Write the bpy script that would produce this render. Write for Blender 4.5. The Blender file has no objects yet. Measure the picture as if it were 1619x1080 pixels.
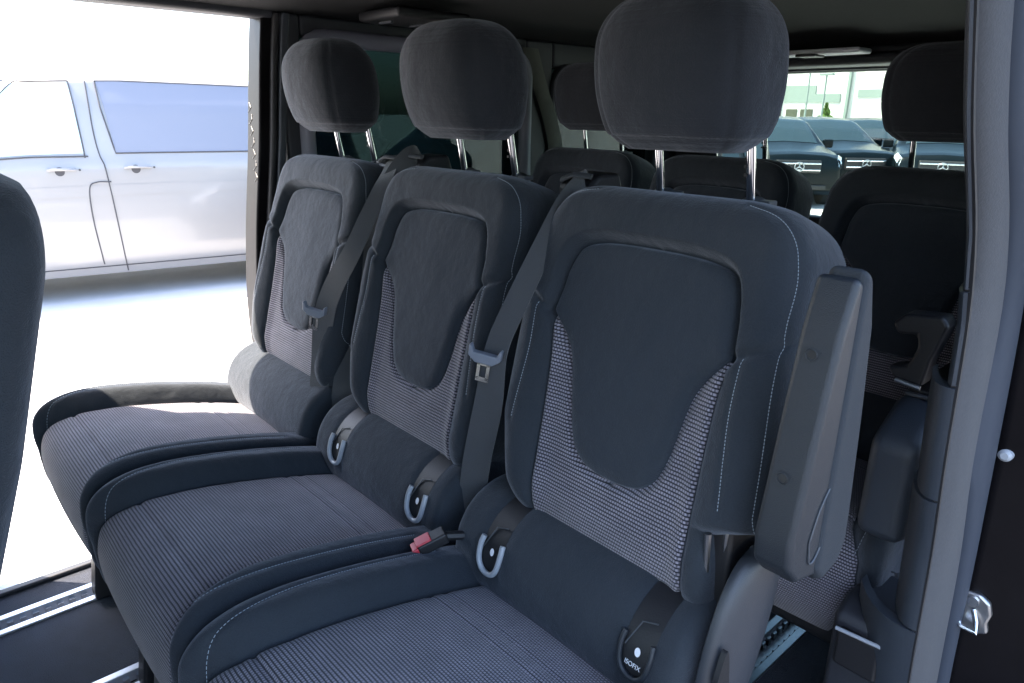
import bpy, bmesh, math, random
import numpy as np
from mathutils import Vector, Matrix
R = math.radians
random.seed(7); rng = np.random.default_rng(7)
scn = bpy.context.scene
COL = scn.collection
# ------------------------------------------------------------------ camera
F_PX = 1115.6
cam_d = bpy.data.cameras.new('camera'); cam = bpy.data.objects.new('camera', cam_d); COL.objects.link(cam)
cam_d.sensor_width = 36; cam_d.lens = 36*F_PX/1619; cam_d.clip_start = .02; cam_d.clip_end = 2000
YAW, PITCH, ROLL = R(47.72), R(17.83), R(.8376)
fh = Vector((-math.sin(YAW), math.cos(YAW), 0)); rt = Vector((math.cos(YAW), math.sin(YAW), 0)); up = Vector((0, 0, 1))
fw = fh*math.cos(PITCH)-up*math.sin(PITCH); uu = up*math.cos(PITCH)+fh*math.sin(PITCH)
r2 = rt*math.cos(ROLL)+uu*math.sin(ROLL); u2 = uu*math.cos(ROLL)-rt*math.sin(ROLL)
cam.matrix_world = Matrix(((r2.x, u2.x, -fw.x, 0), (r2.y, u2.y, -fw.y, 0), (r2.z, u2.z, -fw.z, 0), (0, 0, 0, 1)))
scn.camera = cam
# ------------------------------------------------------------------ light
world = bpy.data.worlds.new('World'); scn.world = world; world.use_nodes = True
nt = world.node_tree; bg = nt.nodes['Background']
sky = nt.nodes.new('ShaderNodeTexSky'); sky.sky_type = 'NISHITA'; sky.sun_disc = False
SUN = Vector((-.47, -.45, 1)).normalized()
sky.sun_elevation = math.asin(SUN.z); sky.sun_rotation = math.atan2(SUN.x, SUN.y)
sky.dust_density = 2.5; sky.air_density = 1.0
nt.links.new(sky.outputs[0], bg.inputs[0]); bg.inputs[1].default_value = .15
sd = bpy.data.lights.new('sun', 'SUN'); so = bpy.data.objects.new('sun', sd); COL.objects.link(so)
sd.energy = 4.0; sd.angle = R(.5); sd.color = (1, .87, .72)
so.rotation_euler = (-SUN).to_track_quat('-Z', 'Y').to_euler()
vs = scn.view_settings; vs.view_transform = 'Standard'; vs.look = 'None'; vs.gamma = 1; vs.exposure = 3.0; vs.use_curve_mapping = False

# ------------------------------------------------------------------ materials
def mat(name, col, rough=.6, metal=0, spec=.5, sheen=0, noise=0, nscale=60, bump=0, bscale=400, coat=0):
    m = bpy.data.materials.new(name); m.use_nodes = True; t = m.node_tree; b = t.nodes['Principled BSDF']
    b.inputs['Base Color'].default_value = (*col, 1); b.inputs['Roughness'].default_value = rough
    b.inputs['Metallic'].default_value = metal; b.inputs['Specular IOR Level'].default_value = spec
    b.inputs['Sheen Weight'].default_value = sheen; b.inputs['Sheen Roughness'].default_value = .45
    b.inputs['Coat Weight'].default_value = coat; b.inputs['Coat Roughness'].default_value = .04
    tc = t.nodes.new('ShaderNodeTexCoord')
    if noise:
        n = t.nodes.new('ShaderNodeTexNoise'); n.inputs['Scale'].default_value = nscale; n.inputs['Detail'].default_value = 5
        t.links.new(tc.outputs['Object'], n.inputs['Vector'])
        mx = t.nodes.new('ShaderNodeMixRGB'); mx.inputs[1].default_value = (*[c*(1-noise) for c in col], 1); mx.inputs[2].default_value = (*[min(1, c*(1+noise)) for c in col], 1)
        t.links.new(n.outputs['Fac'], mx.inputs[0]); t.links.new(mx.outputs[0], b.inputs['Base Color'])
    if bump:
        n2 = t.nodes.new('ShaderNodeTexNoise'); n2.inputs['Scale'].default_value = bscale; n2.inputs['Detail'].default_value = 3
        t.links.new(tc.outputs['Object'], n2.inputs['Vector'])
        bp = t.nodes.new('ShaderNodeBump'); bp.inputs['Strength'].default_value = bump; bp.inputs['Distance'].default_value = .002
        t.links.new(n2.outputs['Fac'], bp.inputs['Height']); t.links.new(bp.outputs[0], b.inputs['Normal'])
    return m
def nd(t, op, a, b=None, c=None):
    n = t.nodes.new('ShaderNodeMath'); n.operation = op
    for i, v in enumerate((a, b, c)):
        if v is None: continue
        if isinstance(v, (int, float)): n.inputs[i].default_value = v
        else: t.links.new(v, n.inputs[i])
    return n.outputs[0]
def cloth(name, col, ribs=0, sheen=.22, wob=.25):
    """plain woven upholstery: soft mottling, fine ribs and crease bump"""
    m = mat(name, col, .92, spec=.25, sheen=sheen); t = m.node_tree; b = t.nodes['Principled BSDF']
    tc = [n for n in t.nodes if n.type == 'TEX_COORD'][0]
    b.inputs['Sheen Tint'].default_value = (.8, .86, 1, 1)
    n = t.nodes.new('ShaderNodeTexNoise'); n.inputs['Scale'].default_value = 9; n.inputs['Detail'].default_value = 6; n.inputs['Roughness'].default_value = .62
    t.links.new(tc.outputs['Object'], n.inputs['Vector'])
    n3 = t.nodes.new('ShaderNodeTexNoise'); n3.inputs['Scale'].default_value = 520; n3.inputs['Detail'].default_value = 2
    t.links.new(tc.outputs['Object'], n3.inputs['Vector'])
    f = nd(t, 'ADD', nd(t, 'MULTIPLY', n.outputs['Fac'], .8), nd(t, 'MULTIPLY', nd(t, 'SUBTRACT', n3.outputs['Fac'], .4), .9))
    mx = t.nodes.new('ShaderNodeMixRGB'); mx.inputs[1].default_value = (*[c*(1-wob) for c in col], 1); mx.inputs[2].default_value = (*[c*(1+wob) for c in col], 1)
    t.links.new(f, mx.inputs[0]); t.links.new(mx.outputs[0], b.inputs['Base Color'])
    big = t.nodes.new('ShaderNodeTexNoise'); big.inputs['Scale'].default_value = 14; big.inputs['Detail'].default_value = 3
    t.links.new(tc.outputs['Object'], big.inputs['Vector'])
    h = nd(t, 'ADD', nd(t, 'MULTIPLY', n3.outputs['Fac'], .0011), nd(t, 'MULTIPLY', big.outputs['Fac'], .009))
    wr = t.nodes.new('ShaderNodeTexNoise'); wr.inputs['Scale'].default_value = 42; wr.inputs['Detail'].default_value = 4; wr.inputs['Distortion'].default_value = .6
    t.links.new(tc.outputs['Object'], wr.inputs['Vector']); h = nd(t, 'ADD', h, nd(t, 'MULTIPLY', wr.outputs['Fac'], .0012))
    if ribs:
        sp = t.nodes.new('ShaderNodeSeparateXYZ'); t.links.new(tc.outputs['Object'], sp.inputs[0])
        mp = t.nodes.new('ShaderNodeMapping'); mp.inputs['Scale'].default_value = (6, 6, 260); t.links.new(tc.outputs['Object'], mp.inputs[0])
        rn = t.nodes.new('ShaderNodeTexNoise'); rn.inputs['Scale'].default_value = 1; rn.inputs['Detail'].default_value = 2; t.links.new(mp.outputs[0], rn.inputs['Vector'])
        h = nd(t, 'ADD', h, nd(t, 'MULTIPLY', rn.outputs['Fac'], .0015*ribs))
    bp = t.nodes.new('ShaderNodeBump'); bp.inputs['Strength'].default_value = .8; bp.inputs['Distance'].default_value = 1
    t.links.new(h, bp.inputs['Height']); t.links.new(bp.outputs[0], b.inputs['Normal'])
    return m
def weave(name, dark, light, pv, pu, fine=False):
    """ribbed patterned cloth: rows of pale stitches on dark yarn; UV in metres"""
    m = mat(name, dark, .9, spec=.2, sheen=.25); t = m.node_tree; b = t.nodes['Principled BSDF']
    uv = t.nodes.new('ShaderNodeUVMap'); sp = t.nodes.new('ShaderNodeSeparateXYZ'); t.links.new(uv.outputs[0], sp.inputs[0])
    nz = t.nodes.new('ShaderNodeTexNoise'); nz.inputs['Scale'].default_value = 60; nz.inputs['Detail'].default_value = 2; t.links.new(uv.outputs[0], nz.inputs['Vector'])
    jig = nd(t, 'MULTIPLY', nd(t, 'SUBTRACT', nz.outputs['Fac'], .5), .0012)
    u = nd(t, 'DIVIDE', nd(t, 'ADD', sp.outputs[0], jig), pu); v = nd(t, 'DIVIDE', nd(t, 'ADD', sp.outputs[1], jig), pv)
    row = nd(t, 'FLOOR', v); fv = nd(t, 'SUBTRACT', v, row)
    par = nd(t, 'MULTIPLY', nd(t, 'MODULO', nd(t, 'ADD', row, 1000), 2), .5)
    ua = nd(t, 'ADD', u, par); fu = nd(t, 'FRACT', ua)
    # row envelope and dash envelope
    ev = nd(t, 'SINE', nd(t, 'MULTIPLY', fv, math.pi)); eu = nd(t, 'SINE', nd(t, 'MULTIPLY', fu, math.pi))
    sv = nd(t, 'SMOOTH_MIN', nd(t, 'MULTIPLY', nd(t, 'MAXIMUM', nd(t, 'SUBTRACT', ev, .35), 0), 2.4), 1, .2)
    su = nd(t, 'MINIMUM', nd(t, 'MULTIPLY', nd(t, 'MAXIMUM', nd(t, 'SUBTRACT', eu, .35), 0), 2.4), 1)
    n2 = t.nodes.new('ShaderNodeTexNoise'); n2.inputs['Scale'].default_value = 700; t.links.new(uv.outputs[0], n2.inputs['Vector'])
    n4 = t.nodes.new('ShaderNodeTexNoise'); n4.inputs['Scale'].default_value = 18; n4.inputs['Detail'].default_value = 4; t.links.new(uv.outputs[0], n4.inputs['Vector'])
    st = nd(t, 'MULTIPLY', sv, nd(t, 'ADD', nd(t, 'MULTIPLY', su, .68), .32))
    st = nd(t, 'MULTIPLY', st, nd(t, 'ADD', nd(t, 'MULTIPLY', n2.outputs['Fac'], .8), .35))
    st = nd(t, 'MULTIPLY', st, nd(t, 'ADD', nd(t, 'MULTIPLY', n4.outputs['Fac'], .7), .6))
    mx = t.nodes.new('ShaderNodeMixRGB'); mx.inputs[1].default_value = (*dark, 1); mx.inputs[2].default_value = (*light, 1)
    t.links.new(st, mx.inputs[0]); t.links.new(mx.outputs[0], b.inputs['Base Color'])
    bp = t.nodes.new('ShaderNodeBump'); bp.inputs['Strength'].default_value = .7; bp.inputs['Distance'].default_value = 1
    t.links.new(nd(t, 'ADD', nd(t, 'MULTIPLY', sv, .0011), nd(t, 'MULTIPLY', su, .0003)), bp.inputs['Height']); t.links.new(bp.outputs[0], b.inputs['Normal'])
    return m
def glass(name, tint, refl=.12):
    m = bpy.data.materials.new(name); m.use_nodes = True; t = m.node_tree; t.nodes.remove(t.nodes['Principled BSDF'])
    tr = t.nodes.new('ShaderNodeBsdfTransparent'); tr.inputs[0].default_value = (*tint, 1)
    gl = t.nodes.new('ShaderNodeBsdfGlossy'); gl.inputs['Roughness'].default_value = .01; gl.inputs[0].default_value = (.9, .95, 1, 1)
    lw = t.nodes.new('ShaderNodeFresnel'); lw.inputs[0].default_value = 1.5
    mx = t.nodes.new('ShaderNodeMixShader'); t.links.new(nd(t, 'MULTIPLY', lw.outputs[0], refl/.04*.4), mx.inputs[0])
    t.links.new(tr.outputs[0], mx.inputs[1]); t.links.new(gl.outputs[0], mx.inputs[2]); t.links.new(mx.outputs[0], t.nodes['Material Output'].inputs[0])
    return m
M = {}
M['cloth'] = cloth('plain charcoal cloth', (.0235, .0285, .035))
M['panel'] = cloth('centre panel cloth', (.026, .032, .040), wob=.2)
M['head'] = cloth('headrest cloth', (.0195, .022, .0275), ribs=1)
M['weave'] = weave('ribbed patterned cloth', (.017, .018, .025), (.36, .335, .385), .0051, .0042)
M['thread'] = mat('pale stitching thread', (.30, .34, .38), .8)
M['plastic'] = mat('grained dark plastic', (.018, .022, .028), .40, spec=.42, bump=.35, bscale=900)
M['plastic2'] = mat('mid grey plastic', (.045, .050, .058), .42, bump=.2, bscale=900)
M['black'] = mat('black plastic', (.010, .010, .012), .5, bump=.2)
M['guide'] = mat('silver grey plastic guide', (.30, .32, .35), .35)
M['chrome'] = mat('chromed steel', (.82, .83, .85), .12, 1)
M['steel'] = mat('dull steel', (.42, .43, .45), .35, 1, noise=.25, nscale=40)
M['alu'] = mat('anodised aluminium rail', (.55, .57, .60), .38, 1, noise=.15, nscale=90)
M['belt'] = mat('seat belt webbing', (.042, .045, .050), .7, sheen=.4, bump=.5, bscale=1200)
M['tongue'] = mat('grey belt tongue plastic', (.16, .18, .22), .4)
M['red'] = mat('red buckle button', (.50, .035, .05), .4)
M['carpet'] = mat('dark carpet floor', (.012, .016, .028), .95, sheen=.2, noise=.5, nscale=25, bump=1, bscale=500)
M['headliner'] = mat('black headliner cloth', (.0055, .006, .0075), .95, noise=.2, bump=.4, bscale=600)
M['trim'] = mat('interior trim plastic', (.030, .037, .048), .5, bump=.3, bscale=900)
M['trimdark'] = mat('dark interior trim', (.016, .018, .024), .55, bump=.3, bscale=800)
M['rubber'] = mat('grey flocked door seal', (.052, .053, .058), .85, noise=.15, nscale=200, bump=.3, bscale=500)
M['rubber2'] = mat('blue grey door seal lip', (.036, .044, .060), .6, spec=.25)
M['rubberb'] = mat('black rubber', (.012, .012, .014), .6)
M['white'] = mat('white print', (.75, .75, .78), .5)
M['paintblack'] = mat('black car paint', (.004, .0035, .0045), .42, spec=.12, noise=.3, nscale=30)
M['silver'] = mat('silver metallic paint', (.27, .265, .262), .34, .25, coat=.35, noise=.02, nscale=800)
M['cardark'] = mat('dark blue grey car paint', (.003, .006, .008), .22, 0, spec=.16)
M['carblack'] = mat('black parked car paint', (.003, .005, .007), .25, 0, spec=.18)
M['tyre'] = mat('tyre rubber', (.02, .02, .02), .85)
M['seam'] = mat('dark panel gap', (.05, .05, .055), .8)
M['greenglass'] = glass('green tinted privacy glass', (.050, .074, .074), .08)
M['rearglass'] = glass('lightly tinted rear glass', (.58, .65, .62), .02)
M['carglass'] = mat('car window glass', (.02, .035, .045), .03, spec=.3)
M['vanglass'] = mat('privacy glass of van', (.17, .185, .23), .03, .0, spec=.35)
M['vanglass2'] = mat('front door glass of van', (.36, .45, .46), .04, 0, spec=.8)
M['lamp'] = mat('headlamp lens', (.7, .75, .8), .08, .5, coat=1)
M['wallw'] = mat('white building cladding', (.55, .55, .51), .6, noise=.06, nscale=.6)
M['wallg'] = mat('grey building band', (.17, .21, .19), .6)
M['winb'] = mat('building window', (.05, .055, .035), .3)
M['leaf'] = mat('conifer leaves', (.07, .13, .02), .8, noise=.5, nscale=3)
M['bark'] = mat('bark', (.1, .07, .05), .9)
M['asphalt'] = mat('pale asphalt', (.52, .515, .51), .9, noise=.15, nscale=3, bump=.5, bscale=60)
M['bouncecut'] = mat('unseen dark bounce sheet', (.045, .045, .048), .9, noise=.3, nscale=4, bump=.5, bscale=60)  # dark colour for the unseen sheet that dims ground bounce
M['padd'] = mat('dark armrest pad', (.024, .029, .036), .7, spec=.25, bump=.4, bscale=700)
M['frame'] = mat('pale window trim', (.17, .175, .22), .5)
M['cover'] = mat('recliner cover plastic', (.026, .030, .038), .38, bump=.2, bscale=900)
M['sill'] = mat('pale sill plate', (.42, .45, .50), .4, noise=.1)

# ------------------------------------------------------------------ mesh helpers
def link(name, me, m=None, parent=None, smooth=True, uv=None):
    if m is not None: me.materials.append(M[m] if isinstance(m, str) else m)
    if smooth: me.polygons.foreach_set('use_smooth', [True]*len(me.polygons))
    o = bpy.data.objects.new(name, me); COL.objects.link(o)
    if parent is not None: o.parent = parent
    return o
def mesh(name, V, Fc, m=None, parent=None, smooth=True, uv=None, sharp=None):
    me = bpy.data.meshes.new(name); me.from_pydata([tuple(map(float, v)) for v in V], [], [tuple(map(int, f)) for f in Fc])
    if uv is not None:
        l = me.uv_layers.new(name='UVMap'); vi = np.empty(len(me.loops), int); me.loops.foreach_get('vertex_index', vi)
        l.data.foreach_set('uv', np.asarray(uv, float)[vi].ravel())
    bm = bmesh.new(); bm.from_mesh(me)
    bmesh.ops.recalc_face_normals(bm, faces=bm.faces); bm.to_mesh(me); bm.free()
    o = link(name, me, m, parent, smooth)
    if sharp: me.set_sharp_from_angle(angle=R(sharp))
    return o
def grid_faces(nr, nc, close=False, base=0):
    f = []
    for i in range(nr-1):
        for j in range(nc if close else nc-1):
            k = (j+1) % nc
            f.append((base+i*nc+j, base+i*nc+k, base+(i+1)*nc+k, base+(i+1)*nc+j))
    return f
class MB:
    def __init__(s): s.v = []; s.f = []
    def add(s, V, Fc):
        b = len(s.v); s.v += [tuple(map(float, v)) for v in V]; s.f += [tuple(int(b+i) for i in f) for f in Fc]; return s
    def box(s, lo, hi):
        x0, y0, z0 = lo; x1, y1, z1 = hi
        return s.add([(x0, y0, z0), (x1, y0, z0), (x1, y1, z0), (x0, y1, z0), (x0, y0, z1), (x1, y0, z1), (x1, y1, z1), (x0, y1, z1)],
                     [(0, 3, 2, 1), (4, 5, 6, 7), (0, 1, 5, 4), (1, 2, 6, 5), (2, 3, 7, 6), (3, 0, 4, 7)])
    def tube(s, pts, r, n=10, flat=1, closed=False):
        pts = [Vector(p) for p in pts]; N = len(pts); V = []
        prev = None
        for i, p in enumerate(pts):
            a = pts[i-1] if (i or closed) else p; b = pts[(i+1) % N] if (i < N-1 or closed) else p
            t = (b-a).normalized()
            if prev is None: x = t.orthogonal().normalized()
            else: x = (prev-t*prev.dot(t)).normalized()
            prev = x; y = t.cross(x); rr = r[i] if hasattr(r, '__len__') else r
            for k in range(n):
                an = 2*math.pi*k/n; V.append(p+x*math.cos(an)*rr+y*math.sin(an)*rr*flat)
        fc = grid_faces(N, n, True)
        if closed: fc += [((N-1)*n+j, (N-1)*n+(j+1) % n, (j+1) % n, j) for j in range(n)]
        else: fc += [tuple(range(n)), tuple((N-1)*n+j for j in range(n))]
        return s.add(V, fc)
    def cyl(s, c, ax, r, h, n=24, r2=None):
        c = Vector(c); ax = Vector(ax).normalized(); return s.tube([c, c+ax*h], [r, r2 if r2 is not None else r], n)
    def build(s, name, m, parent=None, bevel=0, seg=3, smooth=True, sharp=40):
        o = mesh(name, s.v, s.f, m, parent, smooth, sharp=None if bevel else sharp)
        if bevel:
            b = o.modifiers.new('bevel', 'BEVEL'); b.width = bevel; b.segments = seg; b.limit_method = 'ANGLE'; b.angle_limit = R(30)
            w = o.modifiers.new('wn', 'WEIGHTED_NORMAL'); w.keep_sharp = True
        return o
def prism(outline, axis, a, b):
    """polygon given in the two other axes, extruded along axis from a to b"""
    n = len(outline)
    def P(t, q):
        if axis == 0: return (t, q[0], q[1])
        if axis == 1: return (q[0], t, q[1])
        return (q[0], q[1], t)
    return MB().add([P(a, q) for q in outline]+[P(b, q) for q in outline], [tuple(range(n)), tuple(range(2*n-1, n-1, -1))]+[(i, (i+1) % n, n+(i+1) % n, n+i) for i in range(n)])
def cr(pts, n):
    """Catmull-Rom through pts, n samples"""
    P = np.asarray(pts, float); P = np.vstack([2*P[0]-P[1], P, 2*P[-1]-P[-2]]); K = len(P)-3
    out = []
    for s in np.linspace(0, K-1e-9, n):
        i = int(s); t = s-i; a, b, c, d = P[i:i+4]
        out.append(.5*((2*b)+(c-a)*t+(2*a-5*b+4*c-d)*t*t+(-a+3*b-3*c+d)*t**3))
    return np.array(out)
def pdist(u, w, poly):
    """distance of arrays u,w to a polyline"""
    P = np.asarray(poly, float); d = np.full(np.shape(u), 9.)
    for a, b in zip(P[:-1], P[1:]):
        ab = b-a; L = ab@ab+1e-12; t = np.clip(((u-a[0])*ab[0]+(w-a[1])*ab[1])/L, 0, 1)
        d = np.minimum(d, np.hypot(u-a[0]-t*ab[0], w-a[1]-t*ab[1]))
    return d
def sm(a, b, x): t = np.clip((x-a)/(b-a), 0, 1); return t*t*(3-2*t)
def tag(o, label=None, cat=None, group=None, kind=None):
    if label: o['label'] = label
    if cat: o['category'] = cat
    if group: o['group'] = group
    if kind: o['kind'] = kind
    return o
def empty(name, loc, label=None, cat=None, group=None):
    o = bpy.data.objects.new(name, None); COL.objects.link(o); o.location = loc; o.empty_display_size = .1
    return tag(o, label, cat, group)
def dup(o, parent=None):
    c = o.copy(); COL.objects.link(c); c.parent = parent
    for ch in [x for x in COL.objects if x.parent == o]: dup(ch, c)
    return c
#LARGE
# ================================================================== ground outside
FLOOR = -1.12; GROUND = -1.74
V = []; n = 40
xs = np.linspace(-1, 1, n)**3*600
mesh('ground', [(x, y, GROUND) for y in xs for x in xs], grid_faces(n, n), 'asphalt')['kind'] = 'structure'

mesh('unseen_bounce_sheet', [(-.30, -60, GROUND+.004), (30, -60, GROUND+.004), (30, 9, GROUND+.004), (-.30, 9, GROUND+.004)], [(0, 1, 2, 3)], 'bouncecut')['kind'] = 'structure'  # unseen dark sheet, added on the near side to cut light bouncing off the ground
# ================================================================== vehicles outside
def interp(tab, y):
    T = np.asarray(tab, float); return np.array([np.interp(y, T[:, 0], T[:, i]) for i in range(1, T.shape[1])])
VAN = [(0, .42, .62, .70, .70, .50), (.06, .32, .72, .86, .80, .62), (.2, .26, .84, .98, .88, .70), (.5, .22, .97, 1.09, .93, .74), (.95, .22, 1.06, 1.19, .955, .76),
       (1.3, .22, 1.12, 1.46, .96, .74), (1.75, .22, 1.17, 1.76, .965, .72), (2.1, .22, 1.19, 1.87, .965, .73), (2.8, .22, 1.20, 1.91, .965, .74), (4.4, .22, 1.20, 1.89, .96, .73), (4.85, .24, 1.17, 1.80, .94, .70), (5.0, .3, 1.0, 1.3, .91, .68), (5.07, .4, .9, 1.0, .86, .6)]
CAR = [(0, .42, .72, .84, .72, .52), (.06, .32, .84, .98, .82, .64), (.25, .24, .92, 1.03, .88, .7), (.7, .22, .96, 1.09, .92, .73), (1.15, .22, 1.0, 1.16, .93, .74), (1.6, .22, 1.02, 1.42, .93, .68),
       (2.0, .22, 1.03, 1.60, .93, .64), (2.6, .22, 1.04, 1.68, .93, .64), (3.6, .22, 1.05, 1.64, .92, .64), (4.2, .24, 1.05, 1.4, .9, .66), (4.5, .28, 1.0, 1.15, .86, .66), (4.65, .38, .9, 1.0, .8, .6)]
def surf(tab, y, t, off=0.):
    """point on the body surface: y along, t 0 sill .. .5 belt .. .85 roof rail .. 1 centre line, 1.15 mirrored"""
    mir = 1
    if t > 1: t = 2-t; mir = -1
    zb, zl, zt, hb, ht = interp(tab, y)
    P = np.array([(hb*.93, zb), (hb*.99, zb+.12), (hb*1.0, (zb+zl)*.5), (hb*.985, zl-.04), (hb*.955, zl+.03), (ht+(hb-ht)*.42, zl+(zt-zl)*.62), (ht*.99, zt-.035), (ht*.8, zt), (0, zt+.025)])
    T = np.array([0, .12, .3, .47, .53, .70, .84, .88, 1.0])
    x = np.interp(t, T, P[:, 0]); z = np.interp(t, T, P[:, 1])
    e = .004; x2 = np.interp(min(t+e, 1), T, P[:, 0]); z2 = np.interp(min(t+e, 1), T, P[:, 1]); x1 = np.interp(t-e, T, P[:, 0]); z1 = np.interp(t-e, T, P[:, 1])
    nx, nz = z2-z1, -(x2-x1); L = math.hypot(nx, nz)+1e-9
    return (mir*(x+off*nx/L), y, z+off*nz/L)
def body_mesh(tab, m, parent):
    ys = np.unique(np.concatenate([np.linspace(0, .3, 12), np.linspace(.3, tab[-1][0]-.3, 60), np.linspace(tab[-1][0]-.3, tab[-1][0], 10)]))
    ts = np.concatenate([np.linspace(0, .44, 8), np.linspace(.46, .56, 6), np.linspace(.6, .82, 6), np.linspace(.835, 1, 10)]); ts = np.concatenate([ts, 2-ts[::-1][1:]])
    V = [surf(tab, y, t) for y in ys for t in ts]; n = len(ts)
    return mesh('body', V, grid_faces(len(ys), n)+[tuple(range(n)), tuple((len(ys)-1)*n+j for j in range(n))]+[(i*n, (i+1)*n, (i+1)*n+n-1, i*n+n-1) for i in range(len(ys)-1)], m, parent, sharp=50)
def patch(tab, name, m, parent, y0, y1, t0, t1, off=.006, slant0=0, slant1=0, curve=0, ny=24, nt=12):
    V = []
    for i in range(ny):
        for j in range(nt):
            a = i/(ny-1); b = j/(nt-1); tt = t0+(t1-t0)*b
            yy0 = y0+slant0*b+curve*b*b; yy1 = y1+slant1*b
            V.append(surf(tab, yy0+(yy1-yy0)*a, tt, off))
    return mesh(name, V, grid_faces(ny, nt), m, parent)
def line(tab, name, m, parent, pts, r=.006, off=.005, n=6):
    P = cr(pts, max(12, len(pts)*8)); mb = MB(); mb.tube([surf(tab, y, t, off) for y, t in P], r, n); return mb.build(name, m, parent)
def star(parent, c, r, m='steel'):
    mb = MB(); c = Vector(c)
    mb.tube([c+Vector((math.cos(a), 0, math.sin(a)))*r for a in np.linspace(0, 2*math.pi, 24, endpoint=False)], r*.1, 8, closed=True)
    for k in range(3):
        a = math.pi/2+k*2*math.pi/3; mb.tube([c, c+Vector((math.cos(a), 0, math.sin(a)))*r], [r*.16, r*.05], 8)
    return mb.build('star_emblem', m, parent)
def wheel(parent, x, y, r=.34):
    s = 1 if x > 0 else -1
    w = MB().cyl((x-s*.22, y, r), (s, 0, 0), r, .23, 40).build('wheel', 'tyre', parent)
    rim = MB(); rim.cyl((x-s*.02, y, r), (s, 0, 0), r*.68, .035, 32)
    for k in range(5):
        a = 2*math.pi*k/5; rim.tube([(x+s*.02, y, r), (x+s*.02, y+math.cos(a)*r*.64, r+math.sin(a)*r*.64)], .03, 8)
    rim.build('rim', 'steel', w)
def vehicle(name, tab, paint, loc, rz, sc, label, cat, group=None, side='full', star_on=True, wheels=(.88, 4.08)):
    t = empty(name, loc, label, cat, group); t.rotation_euler = (0, 0, rz); t.scale = (sc, sc, sc)
    body_mesh(tab, paint, t)
    vanlike = tab is VAN
    g = 'vanglass' if paint == 'silver' else 'carglass'
    y0, y1 = (1.02, 2.02) if vanlike else (1.18, 2.05)
    patch(tab, 'windscreen', 'carglass', t, y0, y1, .862, 1.138, .008, ny=12, nt=24)
    for s in (0, 1):
        f = (lambda a: a) if s == 0 else (lambda a: 2-a)
        if vanlike:
            patch(tab, 'front_door_window', 'vanglass2' if paint == 'silver' else g, t, 1.30, 2.50, f(.545), f(.825), .006, slant0=.55, slant1=-.03, curve=.22)
            patch(tab, 'side_window', g, t, 2.74, 4.28, f(.545), f(.825), .006, slant0=-.06, slant1=0)
            patch(tab, 'rear_side_window', g, t, 4.36, 4.78, f(.545), f(.815), .006, slant0=0, slant1=-.12)
        else:
            patch(tab, 'front_door_window', g, t, 1.62, 2.55, f(.55), f(.815), .006, slant0=.4, curve=.15)
            patch(tab, 'rear_door_window', g, t, 2.62, 3.7, f(.55), f(.815), .006, slant1=-.1)
        x = .93*(1 if s == 0 else -1); sg = 1 if s == 0 else -1
        for wy in wheels: wheel(t, .93*sg, wy)
        m = MB(); y = y0+.42; px, py, pz = surf(tab, y, f(.55), 0)
        m.box((min(px, px+sg*.2), y-.05, pz), (max(px, px+sg*.2), y+.06, pz+.17)); m.build('door_mirror', paint, t, bevel=.03)
        patch(tab, 'headlight', 'lamp', t, .03, .34, f(.50), f(.72 if vanlike else .70), .006, slant0=.03, slant1=.12, ny=8, nt=8)
        if vanlike:
            line(tab, 'door_seam', 'seam', t, [(2.60, f(.83)), (2.60, f(.6)), (2.64, f(.47)), (2.67, f(.3)), (2.70, f(.02))], .005)
            line(tab, 'sill_seam', 'seam', t, [(1.45, f(.075)), (3.0, f(.075)), (3.9, f(.075))], .004)
            line(tab, 'window_seal', 'seam', t, [(2.505, f(.53)), (2.5, f(.6)), (2.475, f(.83))], .006, .006)
            line(tab, 'window_seal', 'seam', t, [(2.475, f(.832)), (2.2, f(.832)), (2.07, f(.826)), (1.85, f(.72)), (1.6, f(.62))], .005, .006)
            line(tab, 'window_seal', 'seam', t, [(1.4, f(.535)), (2.0, f(.537)), (2.53, f(.535))], .006, .006)
            q = [(2.74, .543), (4.28, .543), (4.28, .828), (2.67, .828), (2.68, .7), (2.74, .543)]
            V = []
            for (a, b), (c, d) in zip(q[:-1], q[1:]):
                for k in range(8): V.append(surf(tab, a+(c-a)*k/8, f(b+(d-b)*k/8), .006))
            MB().tube(V, .006, 6, closed=True).build('window_seal', 'seam', t)
            line(tab, 'fuel_flap_seam', 'seam', t, [(2.67, f(.42)), (2.56, f(.42)), (2.50, f(.40)), (2.49, f(.3)), (2.52, f(.1))], .005)
            patch(tab, 'side_crease', paint, t, 1.2, 4.6, f(.375), f(.41), .003, ny=30, nt=5)
            for hy in (2.22, 2.79):
                px, py, pz = surf(tab, hy, f(.462), 0)
                h = MB(); h.tube([(px+sg*.004, hy, pz), (px+sg*.04, hy+.03, pz+.008), (px+sg*.045, hy+.15, pz+.008), (px+sg*.006, hy+.2, pz+.002)], .013, 8, .8)
                ho = h.build('door_handle', 'silver' if paint == 'silver' else paint, t)
                rc = MB(); rc.cyl((px-sg*.006, hy+.085, pz-.012), (sg, 0, 0), .036, .009, 24); ro = rc.build('handle_recess', 'seam', ho)
                MB().cyl((px, hy+.23, pz-.0), (sg, 0, 0), .009, .01, 12).build('lock', 'seam', ho)
    # grille and bumper intake on the nose
    g0, g1 = (.50, .70) if vanlike else (.66, .90)
    gm = MB(); gm.box((-.42, -.035, g0), (.42, .10, g1)); gm.build('grille', 'black', t, bevel=.03)
    for z in (g0+.06, g1-.06): MB().box((-.40, -.06, z-.014), (.40, -.02, z+.014)).build('grille_bar', 'chrome', t, bevel=.006)
    im = MB(); im.box((-.55, -.03, .36), (.55, .08, .45)); im.build('bumper_intake', 'black', t, bevel=.02)
    if star_on: star(t, (0, -.085, (g0+g1)/2), .085)
    return t
K = 1.07
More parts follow.
